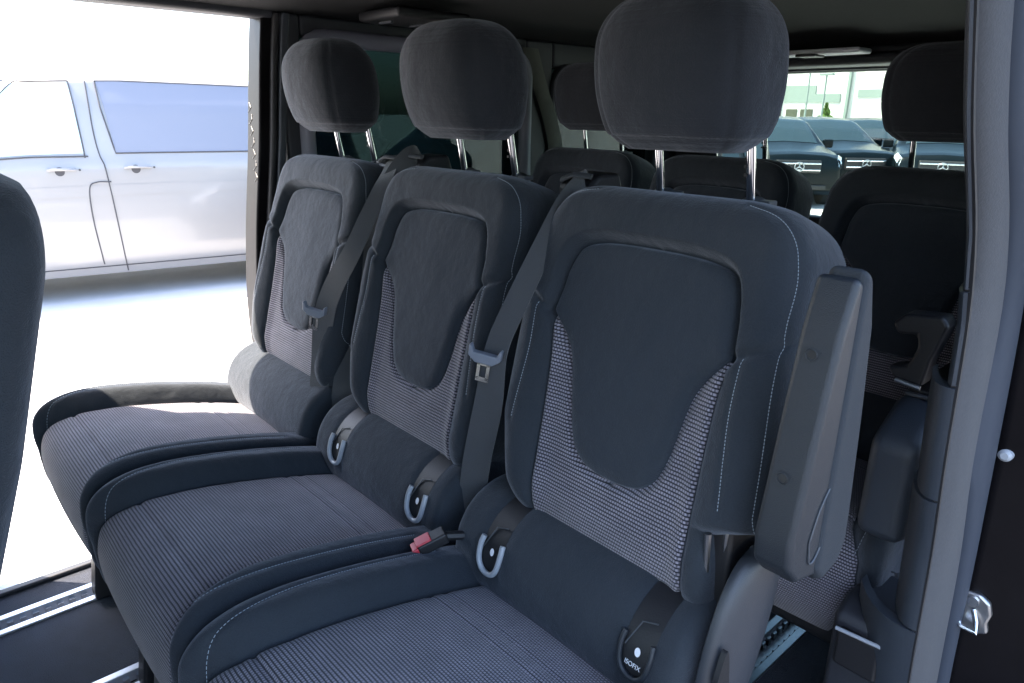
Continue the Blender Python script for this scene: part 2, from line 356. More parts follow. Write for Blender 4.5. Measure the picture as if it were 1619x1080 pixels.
RZ = R(-9); lx, ly = .965*K, 2.62*K
silver = vehicle('silver_van', VAN, 'silver', (-7.42-(lx*math.cos(RZ)-ly*math.sin(RZ)), 1.66-(lx*math.sin(RZ)+ly*math.cos(RZ)), GROUND), RZ, K, 'silver van parked outside beyond the open far door', 'van')
for i, (x, y, rz, tab, pt, lab) in enumerate([
        (-6.95, 14.0, 42, CAR, 'cardark', 'dark car with star grille, leftmost of the parked row seen through the rear window'),
        (-6.55, 16.2, 48, CAR, 'cardark', 'dark car with wide windscreen, second from left of the parked row behind'),
        (-5.15, 16.6, 22, CAR, 'cardark', 'dark car with bright headlamp showing below the right rear headrest'),
        (-7.6, 19.5, 30, CAR, 'carblack', 'black car standing behind the parked row, half hidden by the rear headrest')]):
    vehicle('parked_car' if tab is CAR else 'parked_van', tab, pt, (x, y, GROUND), R(rz), 1.06 if tab is CAR else .95, lab, 'car' if tab is CAR else 'van', 'dark vehicles parked behind the van')
vehicle('parked_van', VAN, 'carblack', (-5.0, 2.25, GROUND), R(-4), 1.0, 'black van parked beyond the green tinted side window', 'van', 'dark vehicles parked behind the van')

# building beyond the car park
bl = empty('white_building', (-20, 40, GROUND), 'white industrial building with grey bands seen through the rear window', 'building')
MB().box((-22, 0, 0), (26, 14, 9)).build('wall', 'wallw', bl)
for x0, x1, z0, z1 in ((-1.2, 2.0, 2.6, 3.05), (2.9, 8, 2.85, 3.25), (-1.2, .6, 3.05, 3.5), (-16, -4, 2.6, 3.0), (9, 16, 2.7, 3.2)):
    MB().box((x0, -.06, z0), (x1, .1, z1)).build('band', 'wallg', bl)
for x0, x1 in ((-2.6, -1.3), (-1.0, -.35), (-.15, .55), (-5.6, -4.5), (-4.1, -3)):
    MB().box((x0, -.05, .9), (x1, .1, 2.25)).build('window', 'winb', bl)
for x in (-1.5, 2.35, 8.5): MB().box((x, -.2, 0), (x+.14, -.02, 4.6)).build('pilaster', 'wallg', bl)
tr = empty('conifer_tree', (-18.0, 38.5, GROUND), 'small green conifer in front of the white building', 'tree')
MB().cyl((0, 0, 0), (0, 0, 1), .09, 1.6, 8, .03).build('trunk', 'bark', tr)
V = []; Fc = []
for i in range(1600):
    h = random.random()**1.2; r = (1-h)*.95*math.sqrt(random.random())*(1+.25*math.sin(h*40)); a = random.random()*6.283; p = Vector((math.cos(a)*r, math.sin(a)*r, .5+h*2.0))
    d1 = Vector((random.gauss(0, 1), random.gauss(0, 1), random.gauss(0, 1))).normalized()*.11; d2 = d1.orthogonal().normalized()*.05
    b = len(V); V += [p-d1, p+d2, p+d1, p-d2]; Fc.append((b, b+1, b+2, b+3))
mesh('crown', V, Fc, 'leaf', tr, smooth=False)
for x, y, h in ((-15.4, 31, 4.6), (-12.3, 26, 3.2)):
    lp = empty('lamp_post', (x, y, GROUND), 'thin grey lamp post %s the white building' % ('rising tall before' if h > 4 else 'standing short before'), 'lamp post')
    MB().cyl((0, 0, 0), (0, 0, 1), .05, h, 10, .035).build('post', 'wallg', lp); MB().box((-.25, -.08, h), (.25, .08, h+.08)).build('lamp_head', 'wallg', lp, bevel=.02)

# ================================================================== our van shell
XN, XF = -.20, -1.93     # inner faces of near and far walls
YR = 2.72; ZC = .27
van = empty('passenger_van', (-1.05, 1.0, FLOOR), 'dark interior of the passenger van around the seats, with ceiling, pillars and rear window', 'van interior')
def child(o): o.parent = van; o.matrix_parent_inverse = Matrix.Translation((1.05, -1.0, -FLOOR)); return o
def vp(mb, name, m, par=None, **k):
    o = mb.build(name, m, None, **k)
    if par is None: child(o)
    else: o.parent = par
    return o
# floor
RAILS = (-1.745, -1.385, -.95, -.566)
segs = []; e = [-1.885]+sum([[r-.037, r+.037] for r in RAILS], [])+[-.14]
mb = MB()
for a, b in zip(e[0::2], e[1::2]): mb.box((a, -1.6, FLOOR-.05), (b, YR+.1, FLOOR))
mb.box((-1.885, -1.6, FLOOR-.09), (-.14, YR+.1, FLOOR-.05))
vp(mb, 'floor_carpet', 'carpet', sharp=30)
for r in RAILS:
    mb = MB()
    mb.box((r-.037, -1.6, FLOOR-.02), (r-.019, YR, FLOOR+.006)); mb.box((r+.019, -1.6, FLOOR-.02), (r+.037, YR, FLOOR+.006))
    o = vp(mb, 'floor_rail', 'alu', bevel=.002)
    c = MB(); c.box((r-.019, -1.6, FLOOR-.049), (r+.019, YR, FLOOR-.022))
    for y in np.arange(-1.5, 2.6, .025): c.box((r-.019, y, FLOOR-.022), (r-.011, y+.012, FLOOR-.004)); c.box((r+.011, y, FLOOR-.022), (r+.019, y+.012, FLOOR-.004))
    c.build('rail_channel', 'steel', o)
vp(MB().box((-1.955, -1.6, FLOOR-.12), (-1.887, .86, FLOOR-.012)), 'door_sill', 'sill', bevel=.012)
vp(MB().box((-1.885, -1.6, FLOOR), (-1.862, .8, FLOOR+.012)), 'sill_edge_strip', 'trimdark', bevel=.005)
# headliner: cross-section arc along y
prof = cr([(-1.99, .235), (-1.95, .245), (-1.88, .262), (-1.7, .285), (-1.05, .30), (-.4, .285), (-.22, .262), (-.16, .245), (-.12, .23)], 40)
ys = np.linspace(-1.6, YR+.05, 40)
def headz(x, z, y): return z-.05*sm(2.0, 2.75, y)
V = [(x, y, headz(x, z, y)) for y in ys for x, z in prof]
vp(MB().add(V, grid_faces(40, 40)), 'headliner', 'headliner', sharp=60)
prof2 = [(x, z+.06) for x, z in prof]
vp(MB().add([(x*1.0, y, z) for y in ys for x, z in prof2], grid_faces(40, 40)), 'roof_skin', 'paintblack', sharp=60)
# far header rail above the open door
vp(MB().box((-2.0, -1.6, .232), (-1.93, .90, .30)), 'door_header', 'trimdark', bevel=.015)
# far rear pillar with door aperture edge: curved, leaning slightly forward going down
def ribbon_y(pts, x0, x1, name, m, wy, bevel=.006, par=None):
    """upright strip following (y,z) points, wy deep in y, between x0 and x1"""
    P = cr(pts, 28); V = []
    for y, z in P: V += [(x0, y, z), (x1, y, z), (x1, y+wy, z), (x0, y+wy, z)]
    n = len(P); f = grid_faces(n, 4, True)+[(0, 1, 2, 3), tuple(4*(n-1)+k for k in range(4))]
    return vp(MB().add(V, f), name, m, par, bevel=bevel)
fp = [(.862, .25), (.845, .12), (.822, -.1), (.79, -.35), (.775, -.6), (.80, -.9), (.84, -1.13)]
ribbon_y(fp, -2.02, -1.94, 'far_door_jamb', 'paintblack', .06)
ribbon_y([(y+.028, z) for y, z in fp], -1.96, -1.925, 'far_door_seal', 'rubberb', .02, .008)
ribbon_y([(y+.048, z) for y, z in fp], -1.975, -1.918, 'far_pillar_trim', 'trim', .022, .006)
# striker hardware on the far jamb
h = MB()
for k in range(7): 
    z = .02-.03*k; h.tube([(-1.935, .805+.004*(k % 2), z), (-1.915, .80, z-.012), (-1.935, .80, z-.024)], .0018, 6)
vp(h, 'jamb_latch', 'black')
# far wall: panel around two windows
def far_wall():
    wins = [(.96, 1.80, -.30, .195), (1.93, 2.56, -.30, .165)]
    y0, y1 = .90, YR+.05; z0, z1 = FLOOR, .25
    mb = MB()
    def bx(a, b, c, d): mb.box((-1.99, a, c), (-1.925, b, d))
    bx(y0, wins[0][0], -.30, z1); bx(wins[0][1], wins[1][0], -.30, z1); bx(wins[1][1], y1, -.30, z1); bx(y0, y1, z0, -.30)
    for w in wins: bx(w[0], w[1], w[3], z1)
    vp(mb, 'far_side_wall', 'trimdark', bevel=.01)
    for a, b, c, d in wins:
        g = vp(MB().box((-1.978, a-.01, c-.01), (-1.972, b+.01, d+.01)), 'side_window', 'greenglass', smooth=False)
        r = .07; P = []
        for cy, cz, a0 in ((b-r, d-r, 0), (a+r, d-r, 90), (a+r, c+r, 180), (b-r, c+r, 270)):
            for k in range(6):
                an = R(a0+k*18); P.append((-1.928, cy+r*math.cos(an), cz+r*math.sin(an)))
        # filled corners of the rounded aperture
        fr = MB().tube(P, .024 if a < 1 else .014, 10, closed=True)
        fr.build('window_frame', 'frame' if a < 1 else 'trimdark', g)
far_wall()
# brown-grey D pillar trim between the windows
V = cr([(1.80, .22), (1.85, .10), (1.90, 0), (1.94, -.12), (1.95, -.3)], 16)
mb = MB(); 
vv = []
for y, z in V: vv += [(-1.915, y-.03, z), (-1.905, y, z), (-1.915, y+.045, z)]
vp(mb.add(vv, grid_faces(16, 3)), 'rear_pillar_trim', mat('olive grey pillar trim', (.06, .062, .05), .7, noise=.2), sharp=80)
# armrest shelf / recess in far wall
vp(MB().box((-1.925, .93, -.62), (-1.85, 2.6, -.36)), 'side_ledge', 'trimdark', bevel=.03)
# ceiling vent with two louvres near far side
vt = vp(MB().box((-1.86, 1.10, .235), (-1.66, 1.34, .262)), 'ceiling_vent', 'black', bevel=.01)
for y in (1.13, 1.23, 1.31): MB().box((-1.80, y, .229), (-1.74, y+.006, .234)).build('vent_slat', 'plastic2', vt)
# rear wall with window
def rear_wall():
    a, b, c, d = -1.72, -.30, -.36, .165
    mb = MB(); Y0, Y1 = YR, YR+.06
    mb.box((-1.99, Y0, FLOOR), (a, Y1, .25)); mb.box((b, Y0, FLOOR), (-.14, Y1, .25)); mb.box((a, Y0, FLOOR), (b, Y1, c)); mb.box((a, Y0, d), (b, Y1, .25))
    vp(mb, 'tailgate', 'trimdark', bevel=.012)
    g = vp(MB().box((a-.01, YR+.045, c-.01), (b+.01, YR+.05, d+.01)), 'rear_window', 'rearglass', smooth=False)
    MB().box((a, YR-.02, d+.004), (b, YR-.002, d+.02)).build('window_frame', 'trim', g, bevel=.004)
rear_wall()
vp(MB().box((-1.6, YR-.16, .176), (-.3, YR-.02, .215)), 'tailgate_header', 'trimdark', bevel=.02)
lm = vp(MB().box((-1.36, 2.44, .205), (-1.06, 2.54, .222)), 'dome_lamp', 'white', bevel=.012)
MB().box((-1.27, 2.43, .198), (-1.2, 2.50, .207)).build('lamp_switch', 'black', lm, bevel=.003)
# front cabin: pillars, door panels with glass, windscreen and dashboard
for xa, xb, y1, nm in ((-1.99, -1.93, .04, 'far_front_door'), (-.17, -.11, -.42, 'near_front_door')):
    mb = MB(); mb.box((xa, -2.5, FLOOR), (xb, y1, -.32)); mb.box((xa, y1-.2, -.32), (xb, y1, .24)); mb.box((xa, -1.9, .17), (xb, y1-.2, .24))
    d = vp(mb, nm, 'trimdark', bevel=.01)
    MB().box(((xa+xb)/2-.003, -1.9, -.32), ((xa+xb)/2+.003, y1-.2, .17)).build('door_window', 'greenglass', d, smooth=False)
vp(MB().add([(-1.93, -2.45, -.33), (-.17, -2.45, -.33), (-.25, -1.6, .25), (-1.85, -1.6, .25)], [(0, 1, 2, 3)]), 'windscreen', 'rearglass', smooth=False)
vp(MB().box((-1.92, -2.5, FLOOR), (-.18, -1.75, -.34)), 'dashboard', 'trimdark', bevel=.05)
# ================================================================== near wall and rear pillar of the near door
def wall_strip(L, Rr, name, m, x, thick=.02, bevel=.004, rnd=0, par=None):
    """upright strip between two (y,z) edge curves on the plane x, optionally crowned"""
    A = cr(L, 40); B = cr(Rr, 40); V = []; nc = 9
    for a, b in zip(A, B):
        for k in range(nc):
            s = k/(nc-1); V.append((x+rnd*math.sin(math.pi*s)**.6 if rnd else x, a[0]+(b[0]-a[0])*s, a[1]+(b[1]-a[1])*s))
    for a, b in zip(A, B):
        for k in range(nc):
            s = k/(nc-1); V.append((x-thick, a[0]+(b[0]-a[0])*s, a[1]+(b[1]-a[1])*s))
    n = 40*nc; f = grid_faces(40, nc)+grid_faces(40, nc, base=n)
    for i in range(39): f += [(i*nc, (i+1)*nc, n+(i+1)*nc, n+i*nc), (i*nc+nc-1, (i+1)*nc+nc-1, n+(i+1)*nc+nc-1, n+i*nc+nc-1)]
    return vp(MB().add(V, f), name, m, par, sharp=50)
eA = [(.60, .20), (.645, .10), (.70, 0), (.772, -.10), (.815, -.2), (.843, -.357), (.875, -.50), (.897, -.66), (.93, -.86), (.96, -1.1)]     # seal front edge
eB = [(.69, .20), (.71, .10), (.77, 0), (.855, -.10), (.905, -.2), (.934, -.386), (.99, -.55), (1.02, -.7), (1.05, -.88), (1.08, -1.1)]
eC = [(.725, .20), (.75, .10), (.83, 0), (.925, -.11), (.985, -.22), (1.034, -.42), (1.055, -.6), (1.07, -.78), (1.10, -.92), (1.13, -1.1)]
eT = [(.565, .20), (.605, .10), (.65, 0), (.71, -.10), (.75, -.2), (.785, -.357), (.82, -.50), (.85, -.66), (.88, -.86), (.92, -1.1)]
for _e in (eA, eB, eC):
    _e[:] = [(y*1.075, z*1.075) for y, z in _e]
wall_strip(eA, eB, 'door_seal', 'rubber', -.216, .008, rnd=.016)
wall_strip([(y+.006, z) for y, z in eB], eC, 'seal_lip', 'rubber2', -.212, .008, rnd=.014)
wall_strip([(y-.006, z) for y, z in eA], [(y-.0, z) for y, z in eA], 'seal_gap', 'rubberb', -.214, .008)
# pillar trim in pieces, running inward from the seal
def trim_piece(z0, z1, name, m, inw=.10, push=0.):
    A = np.array(eA); Z = np.linspace(z0, z1, 14); V = []
    oz = A[::-1, 1]; oy = A[::-1, 0]
    for z in Z:
        y = np.interp(z, oz, oy)-.008
        for k in range(7):
            s = k/6; x = -.216-inw*s; V.append((x, y+push+.05*s-.045*math.sin(s*math.pi/2)*(1 if k else 0)+.06*s*s, z))
    n = 14*7
    V += [(v[0], v[1]+.02, v[2]) for v in V]
    f = grid_faces(14, 7)+grid_faces(14, 7, base=n)+[(k, k+1, n+k+1, n+k) for k in range(6)]+[(91+k, 92+k, n+92+k, n+91+k) for k in range(6)]
    return vp(MB().add(V, f), name, m, sharp=50)
trim_piece(-.17, .22, 'upper_pillar_trim', 'trim', .014)
trim_piece(-.288, -.174, 'upper_pillar_trim', 'trim', .022)
trim_piece(-.449, -.292, 'middle_pillar_trim', 'trim', .045)
trim_piece(-.664, -.453, 'lower_pillar_trim', 'trim', .05)
trim_piece(-1.12, -.668, 'foot_pillar_trim', 'trim', .10)
# inner side wall behind the pillar with ledge, armrest bin and belt reel cover
mb = MB(); mb.box((-.27, 1.2, FLOOR), (-.235, YR, -.36)); mb.box((-.27, 1.12, .16), (-.235, YR, .25)); mb.box((-.27, 1.12, -.36), (-.235, 1.2, .16)); mb.box((-.27, 1.95, -.36), (-.235, 2.1, .16))
vp(mb, 'near_side_wall', 'trimdark', bevel=.01)
vp(MB().box((-.256, 1.15, -.37), (-.250, YR, .17)), 'near_side_window', 'greenglass', smooth=False)
vp(MB().box((-.21, 1.16, -1.3), (-.205, YR+.05, .3)), 'outer_side_panel', 'paintblack') if False else None
b1 = vp(prism([(1.02, -.60), (1.02, -.44), (1.10, -.395), (1.5, -.395), (1.5, -.60)], 0, -.345, -.275), 'side_armrest', 'trim', bevel=.02)
MB().box((-.335, 1.12, -.394), (-.285, 1.30, -.385)).build('cup_recess', 'black', b1, bevel=.003)
MB().box((-.335, 1.105, -.394), (-.285, 1.112, -.388)).build('recess_edge', 'plastic2', b1, bevel=.002)
# lower stowage pocket and step trim
b2 = vp(prism([(.98, -1.12), (.98, -.72), (1.02, -.70), (1.12, -.70), (1.12, -1.12)], 0, -.335, -.245), 'stowage_pocket', 'trimdark', bevel=.012)
MB().box((-.322, .970, -.80), (-.258, .985, -.735)).build('pocket_recess', 'black', b2, bevel=.006)
MB().tube([(-.322, .965, -.733), (-.258, .965, -.728)], .003, 8).build('pocket_rim', 'guide', b2)
bb = vp(prism([(-.365, -.285), (-.350, -.268), (-.300, -.262), (-.290, -.275), (-.305, -.33), (-.310, -.372), (-.350, -.368), (-.362, -.352), (-.335, -.345), (-.325, -.315), (-.330, -.296), (-.355, -.300)], 1, 1.09, 1.13), 'belt_bracket', 'black', bevel=.006)
MB().tube([(-.345, 1.087, -.368), (-.31, 1.087, -.372)], .004, 8).build('bracket_pin', 'steel', bb)
# black painted jamb outside the seal, dirt, latch striker and screw
eCa = np.array(eC)
def jy(x, z): return float(np.interp(z, eCa[::-1, 1], eCa[::-1, 0]))-.004+(x+.205)/.105*.05
V = []; zz = np.linspace(.20, -1.3, 60); xx_ = np.linspace(-.206, -.09, 12)
for z in zz:
    for x in xx_: V.append((x, jy(x, z)+.004*math.sin(z*9), z))
jamb = vp(MB().add(V, grid_faces(60, 12)), 'door_jamb', 'paintblack')
jamb.modifiers.new('s', 'SOLIDIFY').thickness = .006
def outl(c, out, name, m, par, th=.012, bevel=.004):
    cx_, cz_ = c; y = jy(cx_, cz_)-.004
    return prism([(cx_+a, cz_+b) for a, b in out], 1, y-th, y).build(name, m, par, bevel=bevel)
c = (-.193, -.708); yj = jy(*c)-.012
so_ = child(outl(c, [(-.028, -.034), (-.030, -.015), (-.022, .0), (-.022, .018), (-.010, .030), (.008, .031), (.022, .022), (.027, .004), (.024, -.012), (.028, -.028), (.014, -.036), (-.012, -.037)], 'latch_striker', 'steel', None))
MB().tube([(c[0]-.016, yj-.002, c[1]+.004), (c[0]-.014, yj-.016, c[1]-.012), (c[0]-.004, yj-.020, c[1]-.022), (c[0]+.016, yj-.018, c[1]-.024), (c[0]+.012, yj-.012, c[1]-.010), (c[0]+.004, yj-.004, c[1]+.004)], .0038, 8).build('striker_loop', 'chrome', so_)
MB().cyl((c[0]+.001, yj-.001, c[1]+.017), (0, -1, 0), .008, .006, 16).build('striker_bolt', 'chrome', so_)
x, z = -.194, -.440; y = jy(x, z)
vp(MB().tube([(x, y, z), (x, y-.008, z), (x, y-.012, z)], [.0095, .009, .005], 16), 'jamb_screw', 'guide')
dr = MB()
for i in range(110):
    z = -.15-random.random()*.85; x = -.20+random.random()**1.5*.06; y = jy(x, z)-.003+.004*math.sin(z*9); r = .0007+random.random()**4*.0032
    dr.tube([(x, y, z), (x, y-.0008, z), (x, y-.0016, z)], [r, r*.8, r*.2], 6)
o = dr.build('dirt_spots', 'rubber', jamb); o['kind'] = 'stuff'
#SEATS
# ================================================================== seats
TILT = R(18)
SX = [-.5723, -1.0423, -1.5214]        # lateral seat centres
UPV = np.array([0, math.sin(TILT), math.cos(TILT)]); NRM = np.array([0, -math.cos(TILT), math.sin(TILT)])
SB = np.array([0, .78, -.177])         # local origin of the backrest plane (panel top)
HW0, WT, WB, TH = .222, .088, -.425, .135
c_panel = [(-.149, -.110), (-.138, -.060), (-.124, -.022), (-.085, 0), (0, .006), (.085, 0), (.124, -.022), (.138, -.060), (.149, -.110)]
PANEL_L = cr([(-.149, -.110), (-.136, -.124), (-.120, -.142), (-.105, -.167), (-.095, -.205), (-.088, -.240), (-.080, -.270), (-.069, -.293), (-.048, -.310), (-.022, -.316), (.0, -.317)], 50)
PANEL_T = cr([(-.149, -.110), (-.1455, -.075), (-.139, -.036), (-.124, -.008), (-.09, .003), (-.045, .0065), (0, .007)], 40)
def mirror(P): return [(-a, b) for a, b in P]
INS_E = cr([(-.149, -.112), (-.140, -.16), (-.136, -.23), (-.134, -.32), (-.132, -.40), (-.126, -.43)], 30)
SH_L = cr([(-.149, -.110), (-.175, -.098), (-.195, -.088), (-.225, -.066)], 12)
ST1 = cr([(.172, -.102), (.170, -.168), (.174, -.22), (.178, -.26), (.180, -.285)], 20)     # inner stitch line
ST2 = cr([(.12, .078), (.165, .066), (.192, .04), (.204, -.0), (.207, -.06), (.209, -.14), (.212, -.22), (.214, -.31)], 40)
SEAMS = [PANEL_L, PANEL_T, mirror(PANEL_L), mirror(PANEL_T), INS_E, mirror(INS_E), SH_L, mirror(SH_L)]
SEAMS2 = [ST1, mirror(ST1), ST2, mirror(ST2)]
def hw(w):
    a = np.interp(w, [-.43, -.41, -.38, -.33, -.28, -.2, -.08, .0, .02, .05], [.158, .172, .190, .206, .220, .220, .219, .213, .212, .208])
    Rr = .075; k = np.clip((w-(WT-Rr))/Rr, 0, 1); return a-Rr*.95*(1-np.sqrt(1-k*k))
def base_n(u, w):
    au = np.abs(u)
    bol = .030*sm(.105, .178, au)*sm(-.06, -.16, w)                       # side bolsters
    top = .022*sm(.0, .016, pdist(u, w, TOPPOLY))*inside_out(u, w)         # horseshoe frame round the centre panel
    n = bol+top
    n = n+.010*np.exp(-((w+.30)/.10)**2)*sm(.14, .0, au)*0
    n = n-.016*sm(-.36, -.43, w)
    for s in SEAMS: n = n-.007*np.exp(-(pdist(u, w, s)/.006)**2)
    for s in SEAMS2: n = n-.0025*np.exp(-(pdist(u, w, s)/.004)**2)
    return n
TOPPOLY = list(PANEL_T)+mirror(PANEL_T)[::-1]
def inside_out(u, w):
    """1 outside the centre panel's upper part, fading out below the shoulders"""
    pw = np.interp(np.abs(u), [0, .08, .115, .134, .143, .149], [.007, .004, -.004, -.022, -.06, -.110])
    return np.where((w > pw) | (np.abs(u) > .149), 1., 0.)*sm(-.16, -.075, w)
def shear(w): return .085*np.clip(-.05-w, 0, 1)
def BP(u, w, n): return np.array([u+shear(w), 0, 0])+SB+UPV*w+NRM*n
def BPa(u, w, n): return SB[None]+np.stack([u+shear(w), 0*u, 0*u], 1)+w[:, None]*UPV+n[:, None]*NRM
RF, RT, RBk = .045, .042, .03
def back_body(parent, notch=True):
    ws = np.unique(np.concatenate([np.linspace(WB, WB+.05, 14), np.linspace(WB+.05, WT-.08, 150), np.linspace(WT-.08, WT-.001, 46), [WT]]))
    nf = 150; th = np.linspace(-1, 1, nf); front = np.sign(th)*np.where(np.abs(th) < .8, np.abs(th)*1.06, .848+(1-.848)*np.sin((np.abs(th)-.8)/.2*math.pi/2))
    V = []
    for w in ws:
        H = float(hw(w)); HR = H if (w > -.30 or not notch) else min(H, .172+max(0, (w+.318)/.018)*.04); u = np.where(front > 0, front*HR, front*H)
        n = base_n(u, np.full_like(u, w))
        Hs = np.where(front > 0, HR, H); e = np.clip((np.abs(u)-(Hs-RF))/RF, 0, 1); n = n-RF*(1-np.sqrt(np.maximum(0, 1-e*e)))
        k = max(0, (w-(WT-RT))/RT); d = RT*(1-math.sqrt(max(0, 1-k*k)))
        kb = max(0, ((WB+RBk)-w)/RBk); d += RBk*(1-math.sqrt(max(0, 1-kb*kb)))
        n = np.maximum(n-d, -TH+d+.004)
        nb = -TH+d
        side = np.array([[HR*s, w, (n[-1] if s > 0 else n[0])+(nb+.02-(n[-1] if s > 0 else n[0]))*q] for s in (1,) for q in (.33, .66, 1)])
        bu = np.array([.985, .95, .8, .4, 0, -.4, -.8, -.95, -.985]); back = np.array([[(HR if b > 0 else H)*b, w, nb+.02*(1-min(1, (1-abs(b))/.05))] for b in bu])
        side2 = np.array([[-H, w, n[0]+(nb+.02-n[0])*q] for q in (1, .66, .33)])
        ring = np.concatenate([np.stack([u, np.full_like(u, w), n], 1), side, back, side2])
        V.append(BPa(ring[:, 0], ring[:, 1], ring[:, 2]))
    nr, nc = len(V), len(V[0]); V = np.concatenate(V)
    return mesh('backrest', V, grid_faces(nr, nc, True)+[tuple(range(nc))[::-1], tuple((nr-1)*nc+j for j in range(nc))], 'cloth', parent)
def rowpatch(name, m, parent, ws, left, right, off, lip, nc=60, outline=None, nfun=None, ufun=None, uvs=(1, 1)):
    V = []; UV = []
    for w in ws:
        a, b = left(w), right(w); s = (1-np.cos(np.linspace(0, math.pi, nc)))/2; u = a+(b-a)*s
        d = pdist(u, np.full_like(u, w), outline); n = nfun(u, np.full_like(u, w))+off*np.sqrt(np.clip(d/lip, 0, 1))-.004*np.exp(-(d/.0015)**2)
        V.append(ufun(u, np.full_like(u, w), n)); UV.append(np.stack([u*uvs[0], np.full_like(u, w)*uvs[1]], 1))
    return mesh(name, np.concatenate(V), grid_faces(len(ws), nc), m, parent, uv=np.concatenate(UV))
def back_insert(parent):
    E = INS_E[::-1]; ws = np.linspace(WB-.004, -.113, 170)
    le = lambda w: np.interp(w, E[:, 1], E[:, 0])
    out = list(INS_E[::-1])
    def nf(u, w):
        au = np.abs(u); n = .030*sm(.105, .178, au)*sm(-.06, -.16, w)-.016*sm(-.36, -.43, w)
        for s in (PANEL_L, mirror(PANEL_L)): n = n-.008*np.exp(-(pdist(u, w, s)/.006)**2)
        return n
    o2 = list(INS_E[::-1])+[(0, .2)]+mirror(INS_E)
    class A: pass
    def dd(u, w): return np.minimum(pdist(u, w, INS_E), pdist(u, w, mirror(INS_E)))
    V = []; UV = []
    for w in ws:
        a = le(w); u = np.linspace(a, -a, 90); W = np.full_like(u, w); d = dd(u, W)
        n = nf(u, W)+.0035*np.sqrt(np.clip(d/.012, 0, 1))-.006*np.exp(-(d/.0025)**2)
        kb = max(0, ((WB+RBk)-w)/RBk); n = n-RBk*(1-math.sqrt(max(0, 1-min(1, kb*kb))))*.9
        n = n-.008*np.exp(-((w+.245-.0)/.0)**2) if False else n
        V.append(BPa(u, W, n)); UV.append(np.stack([u, W], 1))
    return mesh('patterned_insert', np.concatenate(V), grid_faces(len(ws), 90), 'weave', parent, uv=np.concatenate(UV))
def back_panel(parent):
    T = PANEL_T[::-1]; L = PANEL_L[::-1]     # T: top centre -> shoulder ; L: bottom centre -> shoulder
    wt = np.linspace(0, 1, 150); ws = -.317+(.007+.317)*(1-np.cos(wt*math.pi))/2
    def left(w):
        if w <= -.110: return np.interp(w, L[:, 1], L[:, 0])
        return np.interp(w, PANEL_T[:, 1], PANEL_T[:, 0])
    outline = list(PANEL_T)+mirror(PANEL_T)[::-1]+mirror(PANEL_L)+list(PANEL_L)[::-1]
    V = []
    for w in ws:
        a = min(left(w), -.0005); s = (1-np.cos(np.linspace(0, math.pi, 70)))/2; u = a-2*a*s; W = np.full_like(u, w)
        d = pdist(u, W, outline); n = .0075*np.clip(1-(1-d/.02)**2, 0, 1)*(d < .02)+.0075*(d >= .02)-.006*np.exp(-(d/.0022)**2)+.004*np.exp(-((w+.16)/.11)**2)
        n = n+.030*sm(.105, .178, np.abs(u))*sm(-.06, -.16, w)*.8
        V.append(BPa(u, W, n))
    return mesh('centre_panel', np.concatenate(V), grid_faces(len(ws), 70), 'panel', parent)
def stitches(parent, lines, pf, name='stitching', gap=.0042, ln=.0026, r=.00048):
    for Ln in lines:
        mb = MB(); P = np.asarray(Ln); seg = np.hypot(*np.diff(P, axis=0).T); S = np.concatenate([[0], np.cumsum(seg)]); s = .002
        while s < S[-1]-ln:
            q = [np.array([np.interp(s+o, S, P[:, 0]), np.interp(s+o, S, P[:, 1])]) for o in (0, ln)]
            mb.tube([pf(*p) for p in q], r, 4); s += gap
        mb.build(name, 'thread', parent)
# ---- headrest
def headrest(parent):
    H = .196; z0 = -.046
    K_ = [(0, .080, .040), (.012, .097, .054), (.03, .112, .066), (.07, .122, .075), (.11, .124, .077), (.145, .121, .072), (.170, .109, .060), (.188, .086, .044), (.197, .052, .026), (.199, .01, .005)]
    T = np.array(K_); V = []; zs = np.unique(np.concatenate([np.linspace(0, .03, 12), np.linspace(.03, .15, 40), .15+.046*np.sin(np.linspace(0, math.pi/2, 26))]))
    C = cr(K_, 400); nc = 96
    for z in zs:
        a = np.interp(z, C[:, 0], C[:, 1]); b = np.interp(z, C[:, 0], C[:, 2])
        an = np.linspace(0, 2*math.pi, nc, endpoint=False); e = 2/3.1
        u = -.006+a*np.sign(np.cos(an))*np.abs(np.cos(an))**e; q = b*np.sign(np.sin(an))*np.abs(np.sin(an))**e
        q = np.where(q < 0, q*1.05-.006*(1-(u/.14)**2), q)                       # front face bulges
        # vertical seam between the front cushion and the side gussets
        for su in (-.100, .100): 
            q = q+np.where(q < 0, .0035*np.exp(-((u-su*min(1, a/.124))/.004)**2), 0)
        y = .830+.030*((z-.08)/.1)*-.35+q
        V.append(np.stack([u, y, np.full_like(u, z0+z)+.004*np.cos(u/.14*1.4)*(z < .02)], 1))
    n = len(V); V = np.concatenate(V)
    h = mesh('headrest', V, grid_faces(n, nc, True)+[tuple(range(nc))[::-1], tuple((n-1)*nc+j for j in range(nc))], 'head', parent)
    for s in (-1, 1):
        p = MB().tube([(s*.074, .893, -.16), (s*.074, .880, -.09), (s*.074, .868, -.03)], .0062, 14).build('headrest_post', 'chrome', h)
        k = MB()
        for i in range(3): k.box((s*.074-.0066, .868, -.052-.011*i), (s*.074-.003, .8745, -.048-.011*i))
        if s > 0: k.build('post_notch', 'black', h)
    for s in (-1, 1):
        MB().tube([(s*.074, .893, -.122), (s*.074, .890, -.106), (s*.074, .8895, -.103)], [.017, .016, .012], 20).build('post_collar', 'plastic2', h)
        # release button on the collar
        MB().box((s*.074+.012, .878, -.112), (s*.074+.03, .900, -.104)).build('collar_button', 'plastic2', h, bevel=.002)
    return h
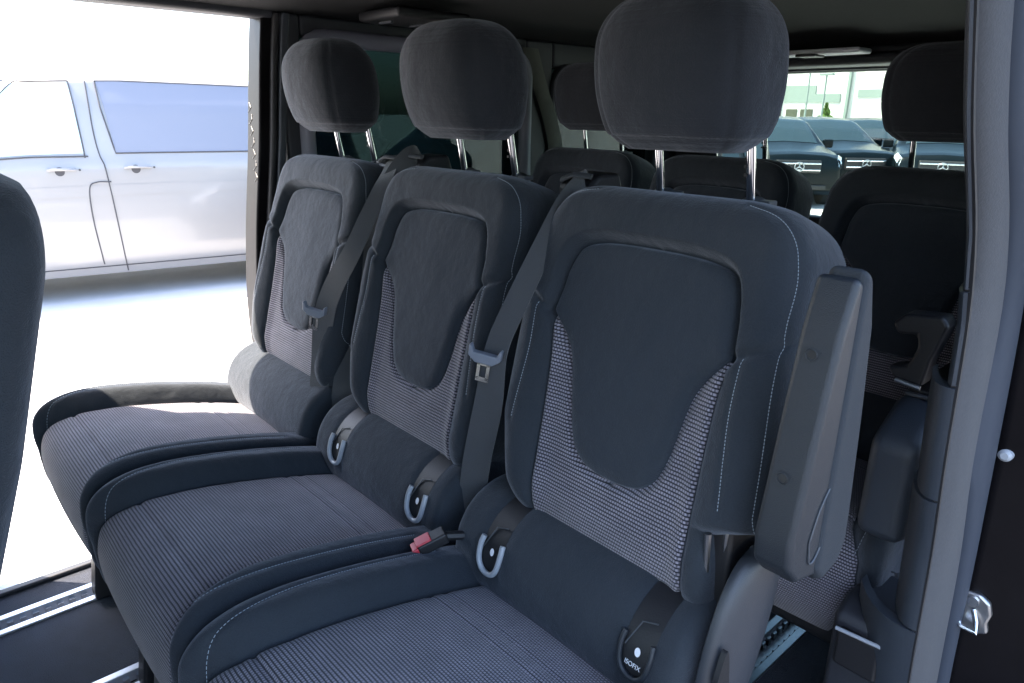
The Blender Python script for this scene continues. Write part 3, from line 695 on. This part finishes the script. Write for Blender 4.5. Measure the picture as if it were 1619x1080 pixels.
# ---- cushion: loft along profile
CP = np.array([(.28, -.865), (.225, -.850), (.190, -.80), (.179, -.745), (.184, -.69), (.204, -.656), (.245, -.638), (.30, -.636), (.37, -.645), (.45, -.661), (.53, -.681), (.605, -.704), (.66, -.722)])
CPs = cr(CP, 160)
_d = np.gradient(CPs, axis=0); _l = np.hypot(_d[:, 0], _d[:, 1]); CN = np.stack([-_d[:, 1]/_l, _d[:, 0]/_l], 1); CN = np.where((CN[:, 1] < -.9)[:, None], CN, CN)
S_ARC = np.concatenate([[0], np.cumsum(np.hypot(*np.diff(CPs, axis=0).T))])
CHW = .2345
Y_OF = CPs[:, 0]
def ins_hw(i):
    y, z = CPs[i]; s = S_ARC[i]
    # wide on the nose, waist behind it, straight to the rear
    return float(np.interp(s, [0, .14, .20, .245, .30, .36, .50, .60, S_ARC[-1]], [.150, .180, .198, .193, .164, .152, .148, .146, .144]))
def CS(i, u, n):
    y, z = CPs[i]; ny, nz = CN[i]; return (u, y+ny*n, z+nz*n)
INSL = np.array([(-ins_hw(i), S_ARC[i]) for i in range(160)])
def cush_n(u, s, insert=False):
    au = np.abs(u); lim = np.interp(s, INSL[:, 1], -INSL[:, 0])
    on_top = sm(.16, .30, s)
    bol = .032*sm(lim-.01, lim+.04, au)*on_top+.006*sm(lim, lim+.03, au)
    return bol
def cushion(parent):
    nf = 120; th = np.linspace(-1, 1, nf); V = []
    for i in range(160):
        s = S_ARC[i]; H = CHW-.012*sm(.10, 0, s); u = th*H; n = cush_n(u, np.full_like(u, s))
        rr = .030; e = np.clip((np.abs(u)-(H-rr))/rr, 0, 1); n = n-rr*(1-np.sqrt(np.maximum(0, 1-e*e)))
        d = pdist(u, np.full_like(u, s), INSL); d2 = pdist(-u, np.full_like(u, s), INSL); d = np.minimum(d, d2)
        n = n-.008*np.exp(-(d/.006)**2)
        st = pdist(np.abs(u), np.full_like(u, s), CST); n = n-.003*np.exp(-(st/.004)**2)
        row = [CS(i, a, b) for a, b in zip(u, n)]
        dn = min(.115, .03+.2*s)
        row += [CS(i, H, n[-1]-dn*q) for q in (.3, .65, 1)]+[CS(i, -H, n[0]-dn*q) for q in (1, .65, .3)]
        V += row
    nc = nf+6
    return mesh('cushion', V, grid_faces(160, nc, True)+[tuple(range(nc))[::-1], tuple(159*nc+j for j in range(nc))], 'cloth', parent)
CST = cr([(.180, .235), (.190, .27), (.200, .32), (.205, .40), (.206, .52), (.206, .62)], 30)
def cush_insert(parent):
    V = []; UV = []; nc = 70
    for i in range(2, 156):
        s = S_ARC[i]; h = ins_hw(i); u = np.linspace(-h, h, nc); S = np.full_like(u, s)
        d = np.minimum(pdist(u, S, INSL), pdist(-u, S, INSL))
        n = .0045*np.sqrt(np.clip(d/.012, 0, 1))-.005*np.exp(-(d/.002)**2)+.004*(1-(u/h)**2)
        for t, g in ((.315, .0045), (.60, .003), (.57, .003)): n = n-g*np.exp(-((s-t)/.004)**2)
        V.append([CS(i, a, b) for a, b in zip(u, n)]); UV.append(np.stack([u, S], 1))
    return mesh('patterned_cushion_insert', np.concatenate(V), grid_faces(154, nc), 'weave', parent, uv=np.concatenate(UV))
# ---- lumbar roll
RP = cr([(.628, -.745), (.604, -.715), (.590, -.685), (.590, -.650), (.603, -.612), (.630, -.582), (.670, -.565), (.715, -.565), (.76, -.585)], 60)
_d = np.gradient(RP, axis=0); _l = np.hypot(_d[:, 0], _d[:, 1]); RN = np.stack([-_d[:, 1]/_l, _d[:, 0]/_l], 1)
if RN[20][0] > 0: RN = -RN
def RS(u, t, n):
    i = t*59; a = int(min(58, i)); f = i-a; p = RP[a]*(1-f)+RP[a+1]*f; nn = RN[a]*(1-f)+RN[a+1]*f
    return (u, p[0]+nn[0]*n, p[1]+nn[1]*n)
def roll(parent, dents=(-.124, .150)):
    us = np.concatenate([np.linspace(-.215, -.195, 7), np.linspace(-.19, .19, 60), np.linspace(.195, .215, 7)]); V = []
    for u in us:
        e = max(0, (abs(u)-.195)/.02); ins = .02*(1-math.sqrt(max(0, 1-e*e)))
        dent = .007*sum(math.exp(-((u-g)/.026)**4) for g in dents)
        for k in range(60):
            t = k/59; V.append(RS(u, t, -ins-dent*float(sm(.22, .36, t))))
    nu = len(us)
    return mesh('lumbar_roll', V, grid_faces(nu, 60)+[tuple(range(60)), tuple((nu-1)*60+j for j in range(60))], 'cloth', parent)
def anchor(parent, u0, bright=True, text=False):
    mb = MB(); pts = []
    U = [(-.021, .50), (-.0225, .45), (-.020, .385), (-.012, .345), (0, .332), (.012, .345), (.020, .385), (.0225, .45), (.021, .50)]
    P = cr(U, 34)
    fr = MB().tube([RS(u0+a, b, .001) for a, b in P], .0045 if bright else .0034, 10).build('anchor_guide', 'guide' if bright else 'plastic', parent)
    V = []; 
    for r_ in range(14):
        t = .336+.5*r_/13; a = np.interp(t, [.332, .345, .385, .45, .7, .9], [.003, .011, .019, .022, .021, .018])
        for c_ in range(9): V.append(RS(u0-a+2*a*c_/8, t, -.0035))
    mesh('anchor_recess', V, grid_faces(14, 9), 'black', fr)
    # wedge shaped flap, slot and round mark
    MB().tube([RS(u0-.018, .45, -.001), RS(u0-.006, .56, -.001), RS(u0+.014, .58, -.001)], .0012, 6).build('guide_rib', 'plastic2', fr)
    MB().tube([RS(u0-.020, .76, .002), RS(u0+.020, .76, .002)], .003, 6).build('anchor_bar', 'steel', fr)
    V = [RS(u0+.002, .445, -.0012)]+[RS(u0+.002+.0042*math.cos(a), .445+.018*math.sin(a), -.0012) for a in np.linspace(0, 2*math.pi, 16, endpoint=False)]
    mesh('round_mark', V, [(0, i+1, (i+1) % 16+1) for i in range(16)], 'white', fr)
    if text:
        cu = bpy.data.curves.new('t', 'FONT'); cu.body = 'ISOFIX'; cu.size = .0082; cu.align_x = 'CENTER'; cu.extrude = .0002
        to = bpy.data.objects.new('t', cu); COL.objects.link(to); dg = bpy.context.evaluated_depsgraph_get(); me = bpy.data.meshes.new_from_object(to.evaluated_get(dg))
        COL.objects.unlink(to); bpy.data.objects.remove(to)
        p = Vector(RS(u0, .42, .004)); q = Vector(RS(u0, .50, .004)); upv = (q-p).normalized(); xv = Vector((1, 0, 0)); nv = xv.cross(upv)
        p = Vector(RS(u0-.001, .378, -.0008))
        Mx = Matrix(((xv.x, upv.x, nv.x, p.x), (xv.y, upv.y, nv.y, p.y), (xv.z, upv.z, nv.z, p.z), (0, 0, 0, 1)))
        me.transform(Mx); link('isofix_lettering', me, 'white', fr, smooth=False)
    return fr
def under(parent):
    mb = MB(); mb.box((-.20, .24, -.90), (.20, .62, -.80)); mb.build('seat_base', 'black', parent, bevel=.02)
    for s in (-1, 1):
        for y0, y1 in ((.25, .34), (.56, .68)):
            pts = [(y0, -.88), (y1, -.88), (y1+.01, FLOOR+.008), (y0-.03, FLOOR+.008), (y0-.03, FLOOR+.03)]
            prism(pts, 0, s*.19-.022, s*.19+.022).build('leg', 'black', parent, bevel=.006)
def belt_strip(parent, pts, w=.047, nrm=(.5, -.84, .2), name='seat_belt', m='belt'):
    P = cr([p[:3] for p in pts], 60); W = cr([(p[3] if len(p) > 3 else w, 0) for p in pts], 60)[:, 0]; nrm = Vector(nrm); V = []
    for i, p in enumerate(P):
        t = Vector(P[min(i+1, 59)]-P[max(i-1, 0)]).normalized(); s = t.cross(nrm).normalized(); nn = s.cross(t)
        for k in range(7):
            a = (k/6-.5); V.append(Vector(p)+s*a*W[i]+nn*(.0012*math.sin(i*.3+a*2)))
    V2 = V+[v-(nrm.normalized()*.0014) for v in V]; n = 60*7
    f = grid_faces(60, 7)+grid_faces(60, 7, base=n)
    for i in range(59): f += [(i*7, (i+1)*7, n+(i+1)*7, n+i*7), (i*7+6, (i+1)*7+6, n+(i+1)*7+6, n+i*7+6)]
    return MB().add(V2, f).build(name, m, parent, sharp=50)
def tongue(parent, c, d, side, m='tongue'):
    """latch tongue at c, pointing along d, width along side"""
    c = Vector(c); d = Vector(d).normalized(); s = Vector(side); s = (s-d*s.dot(d)).normalized(); n = s.cross(d)
    def Q(a, b, h): return c+(s*a+d*b)*.86+n*h
    def pr(out, h0, h1): 
        k = len(out); return MB().add([Q(a, b, h0) for a, b in out]+[Q(a, b, h1) for a, b in out], [tuple(range(k))[::-1], tuple(range(k, 2*k))]+[(i, (i+1) % k, k+(i+1) % k, k+i) for i in range(k)])
    b = pr([(-.031, -.014), (-.027, -.014), (-.022, -.002), (.022, -.002), (.027, -.014), (.031, -.014), (.030, .006), (.016, .017), (-.016, .017), (-.030, .006)], -.006, .006).build('belt_tongue', m, parent, bevel=.0025)
    mb = MB()
    for o in ([(-.012, .015), (-.006, .015), (-.006, .05), (-.012, .05)], [(.006, .015), (.012, .015), (.012, .05), (.006, .05)], [(-.012, .044), (.012, .044), (.012, .053), (-.012, .053)], [(-.012, .015), (.012, .015), (.012, .022), (-.012, .022)]):
        k = 4; mb.add([Q(a, q, -.0012) for a, q in o]+[Q(a, q, .0012) for a, q in o], [(3, 2, 1, 0), (4, 5, 6, 7), (0, 1, 5, 4), (1, 2, 6, 5), (2, 3, 7, 6), (3, 0, 4, 7)])
    mb.build('tongue_plate', 'chrome', b)
    return b
def belt_guide(parent, x, y=.885, z=-.095):
    g = prism([(y-.04, z-.05), (y-.045, z-.012), (y-.02, z+.006), (y+.03, z+.008), (y+.05, z-.05)], 0, x-.035, x+.035).build('belt_guide', 'black', parent, bevel=.008)
    MB().tube([(x-.03, y-.040, z-.004), (x+.0, y-.045, z+.006), (x+.03, y-.035, z+.004)], .0055, 8, .6).build('guide_lip', 'plastic2', g)
    return g
LABELS = ['nearest seat of the middle row, beside the pillar, with folded armrest', 'centre seat of the middle row, between the nearest seat and the door side seat', 'seat of the middle row beside the open far door, partly sunlit']
GRP = 'seats of the middle row'
def seat_proto():
    t = empty('van_seat', (SX[0], 0, 0), LABELS[0], 'seat', GRP)
    b = back_body(t); back_insert(t); back_panel(t)
    stitches(b, [ST1, ST2, mirror(ST1), mirror(ST2)], lambda u, w: tuple(BP(u, w, float(base_n(np.array([u]), np.array([w]))[0]-RF*(1-math.sqrt(max(0, 1-max(0, (abs(u)-(float(hw(w))-RF))/RF)**2)))+.0005)-(RT*(1-math.sqrt(max(0, 1-max(0, (w-(WT-RT))/RT)**2)))))))
    headrest(t)
    c = cushion(t); cush_insert(t)
    def cp(u, s):
        fi = float(np.interp(s, S_ARC, np.arange(160))); i = int(min(fi, 158)); fr_ = fi-i; n = float(cush_n(np.array([u]), np.array([s]))[0]); H = CHW
        e = max(0, (abs(u)-(H-.03))/.03); q_ = n-.03*(1-math.sqrt(max(0, 1-e*e)))-.0018; A_, B_ = np.array(CS(i, u, q_)), np.array(CS(i+1, u, q_)); return tuple(A_*(1-fr_)+B_*fr_)
    stitches(c, [CST, mirror(CST)], cp)
    roll(t); under(t)
    return t
s1 = seat_proto()
s2 = dup(s1); s3 = dup(s1)
old = [x for x in COL.objects if x.parent == s3 and x.name.startswith('lumbar_roll')][0]; bpy.data.objects.remove(old); roll(s3, ())
nb = None
for q in (s3, s2):
    old = [x for x in COL.objects if x.parent == q and x.name.startswith('backrest')][0]
    if nb is None: nb = back_body(q, False).data; bpy.data.objects.remove(bpy.data.objects[[x.name for x in COL.objects if x.parent == q and x.data == nb][0]])
    old.data = nb
for s, x, l in ((s2, SX[1], LABELS[1]), (s3, SX[2], LABELS[2])): s.location = (x, 0, 0); s['label'] = l
rear_lab = ['dark rear row seat in shadow behind the nearest seat, beside the pillar', 'dark rear row seat in shadow, centre of the back row', 'dark rear row seat in shadow at the far window']
rear = []
for i in range(3):
    s = dup(s1); s.location = (SX[i]+(.035 if i == 0 else 0), .88, 0); s['label'] = rear_lab[i]; s['group'] = 'seats of the rear row'; rear.append(s)
# anchors
for s, sp in ((s1, ((-.124, True, False), (.152, False, True))), (s2, ((-.124, True, False), (.150, True, False)))):
    for u0, br, tx in sp: anchor(s, u0, br, tx)
# belts (local to their seat)
def loc(s, pts): return [(p[0]-s.location.x, p[1]-s.location.y, p[2]-s.location.z)+tuple(p[3:]) for p in pts]
b2 = belt_strip(s2, loc(s2, [(-.782, .885, -.102), (-.768, .845, -.102, .036), (-.757, .795, -.128, .033), (-.757, .75, -.19, .034), (-.768, .705, -.275, .036), (-.778, .675, -.345, .038), (-.782, .662, -.434), (-.800, .655, -.530), (-.815, .655, -.62), (-.832, .665, -.72), (-.84, .68, -.80)]))
b2['label'] = 'grey belt hanging between the centre and nearest seat'
tongue(b2, loc(s2, [(-.774, .650, -.346)])[0][:3], (-.16, -.05, -1), (.84, .5, -.1))
belt_guide(s2, -.785-s2.location.x)
b3 = belt_strip(s3, loc(s3, [(-1.335, .885, -.10), (-1.31, .845, -.10, .038), (-1.265, .79, -.135, .036), (-1.25, .74, -.20, .037), (-1.26, .705, -.27, .040), (-1.30, .68, -.345), (-1.32, .665, -.41), (-1.325, .655, -.50), (-1.355, .655, -.62), (-1.38, .67, -.74)]))
tongue(b3, loc(s3, [(-1.318, .645, -.390)])[0][:3], (-.2, -.05, -1), (.84, .5, -.1))
belt_guide(s3, -1.335-s3.location.x)
b3b = belt_strip(s2, loc(s2, [(-1.27, .89, -.085), (-1.262, .85, -.09), (-1.268, .81, -.14), (-1.285, .77, -.26), (-1.285, .72, -.42), (-1.285, .68, -.56), (-1.30, .67, -.70), (-1.30, .68, -.80)]))
belt_guide(s2, -1.262-s2.location.x, .90, -.09)
# red buckle between the seats and its stalk
bk = prism([(-.016, 0), (.016, 0), (.016, .022), (-.016, .022)], 1, 0, .06).build('belt_buckle', 'black', s2, bevel=.004)
bk.scale = (.85, .8, .85); bk.location = (-.790-s2.location.x, .532, -.650); bk.rotation_euler = (R(20), 0, R(-22))
MB().box((-.0135, -.012, .004), (.0135, .001, .019)).build('buckle_button', 'red', bk, bevel=.003)
MB().box((-.0135, -.001, .021), (.0135, .03, .025)).build('buckle_top', 'red', bk, bevel=.002)
MB().tube([(0, .05, .011), (0, .13, -.03), (0, .2, -.1)], .009, 8).build('buckle_stalk', 'black', bk)
# ---- armrest folded up at the nearest seat
def armrest(s):
    x0, x1 = -.312-s.location.x, -.268-s.location.x
    fr = [(.698, -.145), (.678, -.20), (.662, -.28), (.648, -.36), (.636, -.42), (.640, -.455), (.662, -.478)]
    mid = [(.712, -.152), (.712, -.22), (.712, -.31), (.715, -.42), (.72, -.492)]
    a = prism(fr+mid[::-1], 0, x0, x1).build('armrest', 'plastic', s, bevel=.018, seg=6)
    rr_ = [(.722, -.145), (.742, -.2), (.757, -.30), (.77, -.41), (.775, -.465), (.762, -.492), (.72, -.502)]
    prism([(.705, -.136)]+rr_+[(.700, -.48)], 0, x0+.006, x1+.004).build('armrest_pad', 'padd', a, bevel=.012, seg=4)
    for (y, z) in ((.672, -.225), (.648, -.355)):
        c = MB().cyl((x0+.019, y+.003, z), (0, -.96, .25), .0042, .003, 14).build('armrest_screw', 'black', a)
        MB().tube([Vector((x0+.019, y-.002, z+.001))+Vector((math.cos(t), 0, math.sin(t)))*.0062 for t in np.linspace(0, 6.283, 16, endpoint=False)], .0007, 5, closed=True).build('screw_rim', 'plastic', c)
    # leaf shaped release on the outer side
    L = cr([(.675, -.43), (.690, -.395), (.712, -.375), (.716, -.42), (.70, -.455), (.683, -.46), (.675, -.43)], 40)
    MB().tube([(x1+.001, y, z) for y, z in L[:-1]], .0013, 6, closed=True).build('release_outline', 'plastic2', a)
armrest(s1)
# ---- recliner cover at the nearest seat
def recliner(s):
    x = -.345-s.location.x
    L = cr([(.598, -.72), (.615, -.62), (.640, -.545), (.672, -.500), (.706, -.487)], 24); Rr = cr([(.66, -.78), (.722, -.70), (.757, -.62), (.770, -.55), (.765, -.50), (.706, -.487)][::1], 24)
    V = []; nc = 13
    for a, b in zip(L, Rr):
        for k in range(nc):
            q = k/(nc-1); wd = math.hypot(*(b-a)); V.append((x+min(.028, wd*.35)*math.sin(math.pi*q)**.55, a[0]+(b[0]-a[0])*q, a[1]+(b[1]-a[1])*q))
    o = MB().add(V, grid_faces(24, nc)).build('recliner_cover', 'cover', s, sharp=70)
    o.modifiers.new('s', 'SOLIDIFY').thickness = .004
    sl = cr([(.618, -.62), (.632, -.585), (.640, -.60), (.648, -.66), (.64, -.72), (.628, -.72), (.626, -.66)], 30)
    prism([(a, b) for a, b in sl], 0, x+.018, x+.0245).build('cover_slot', 'black', o)
    m = MB()
    m.tube([(x-.035, .665, -.47), (x-.035, .675, -.60)], .004, 8); m.tube([(x-.02, .68, -.46), (x-.022, .69, -.56)], .0035, 8); m.tube([(x-.03, .72, -.62), (x-.03, .70, -.80)], .006, 8)
    m.build('hinge_rod', 'steel', s)
    MB().box((x-.07, .68, -.86), (x-.012, .78, -.46)).build('hinge_frame', 'black', s, bevel=.006)
    k = MB()
    for y, z in ((.74, -.60), (.75, -.66), (.66, -.76)): k.cyl((x-.012, y, z), (1, 0, 0), .008, .012, 10)
    k.build('hinge_bolt', 'steel', s)
recliner(s1)
# ---- front row seat at the left edge (seen from behind)
fs = empty('front_seat', (-1.0, 0, 0), 'dark front row seat whose rounded back edge shows at the left border', 'seat')
prof = cr([(-.30, -.60), (-.287, -.50), (-.262, -.38), (-.247, -.28), (-.243, -.20), (-.250, -.14), (-.268, -.09), (-.30, -.05), (-.345, -.025), (-.41, -.012), (-.6, -.005)], 60)
#FRONTSEAT
V = []; nc = 22
X0f = -.0
for i, (xx, z) in enumerate(prof):
    for k in range(nc):
        t = k/(nc-1); V.append((xx, z, t))
def front_back(parent):
    # backrest: rounded slab, width along x, back face towards +y
    zs = np.linspace(-.80, -.065, 70); V = []; nc = 60
    for z in zs:
        k = max(0, (z-(-.175))/.11); H = .235-.11*(1-math.sqrt(max(0, 1-k*k)))-.02*max(0, (-.35-z)/.4); T = .065-.045*(1-math.sqrt(max(0, 1-min(1, k)**2)))
        yc = .052+(z+.2)*.27-.05*max(0, -.35-z)
        an = np.linspace(0, 2*math.pi, nc, endpoint=False); e = 2/3.2
        u = H*np.sign(np.cos(an))*np.abs(np.cos(an))**e; q = T*np.sign(np.sin(an))*np.abs(np.sin(an))**e
        V.append(np.stack([u, yc+q, np.full_like(u, z)], 1))
    n = len(V); return mesh('backrest', np.concatenate(V), grid_faces(n, nc, True)+[tuple(range(nc))[::-1], tuple((n-1)*nc+j for j in range(nc))], 'cloth', parent)
front_back(fs)
MB().box((-.2, -.45, -.88), (.2, -.02, -.72)).build('cushion', 'cloth', fs, bevel=.04)
MB().box((-.15, -.4, FLOOR+.008), (.15, -.1, -.85)).build('seat_base', 'black', fs, bevel=.02)
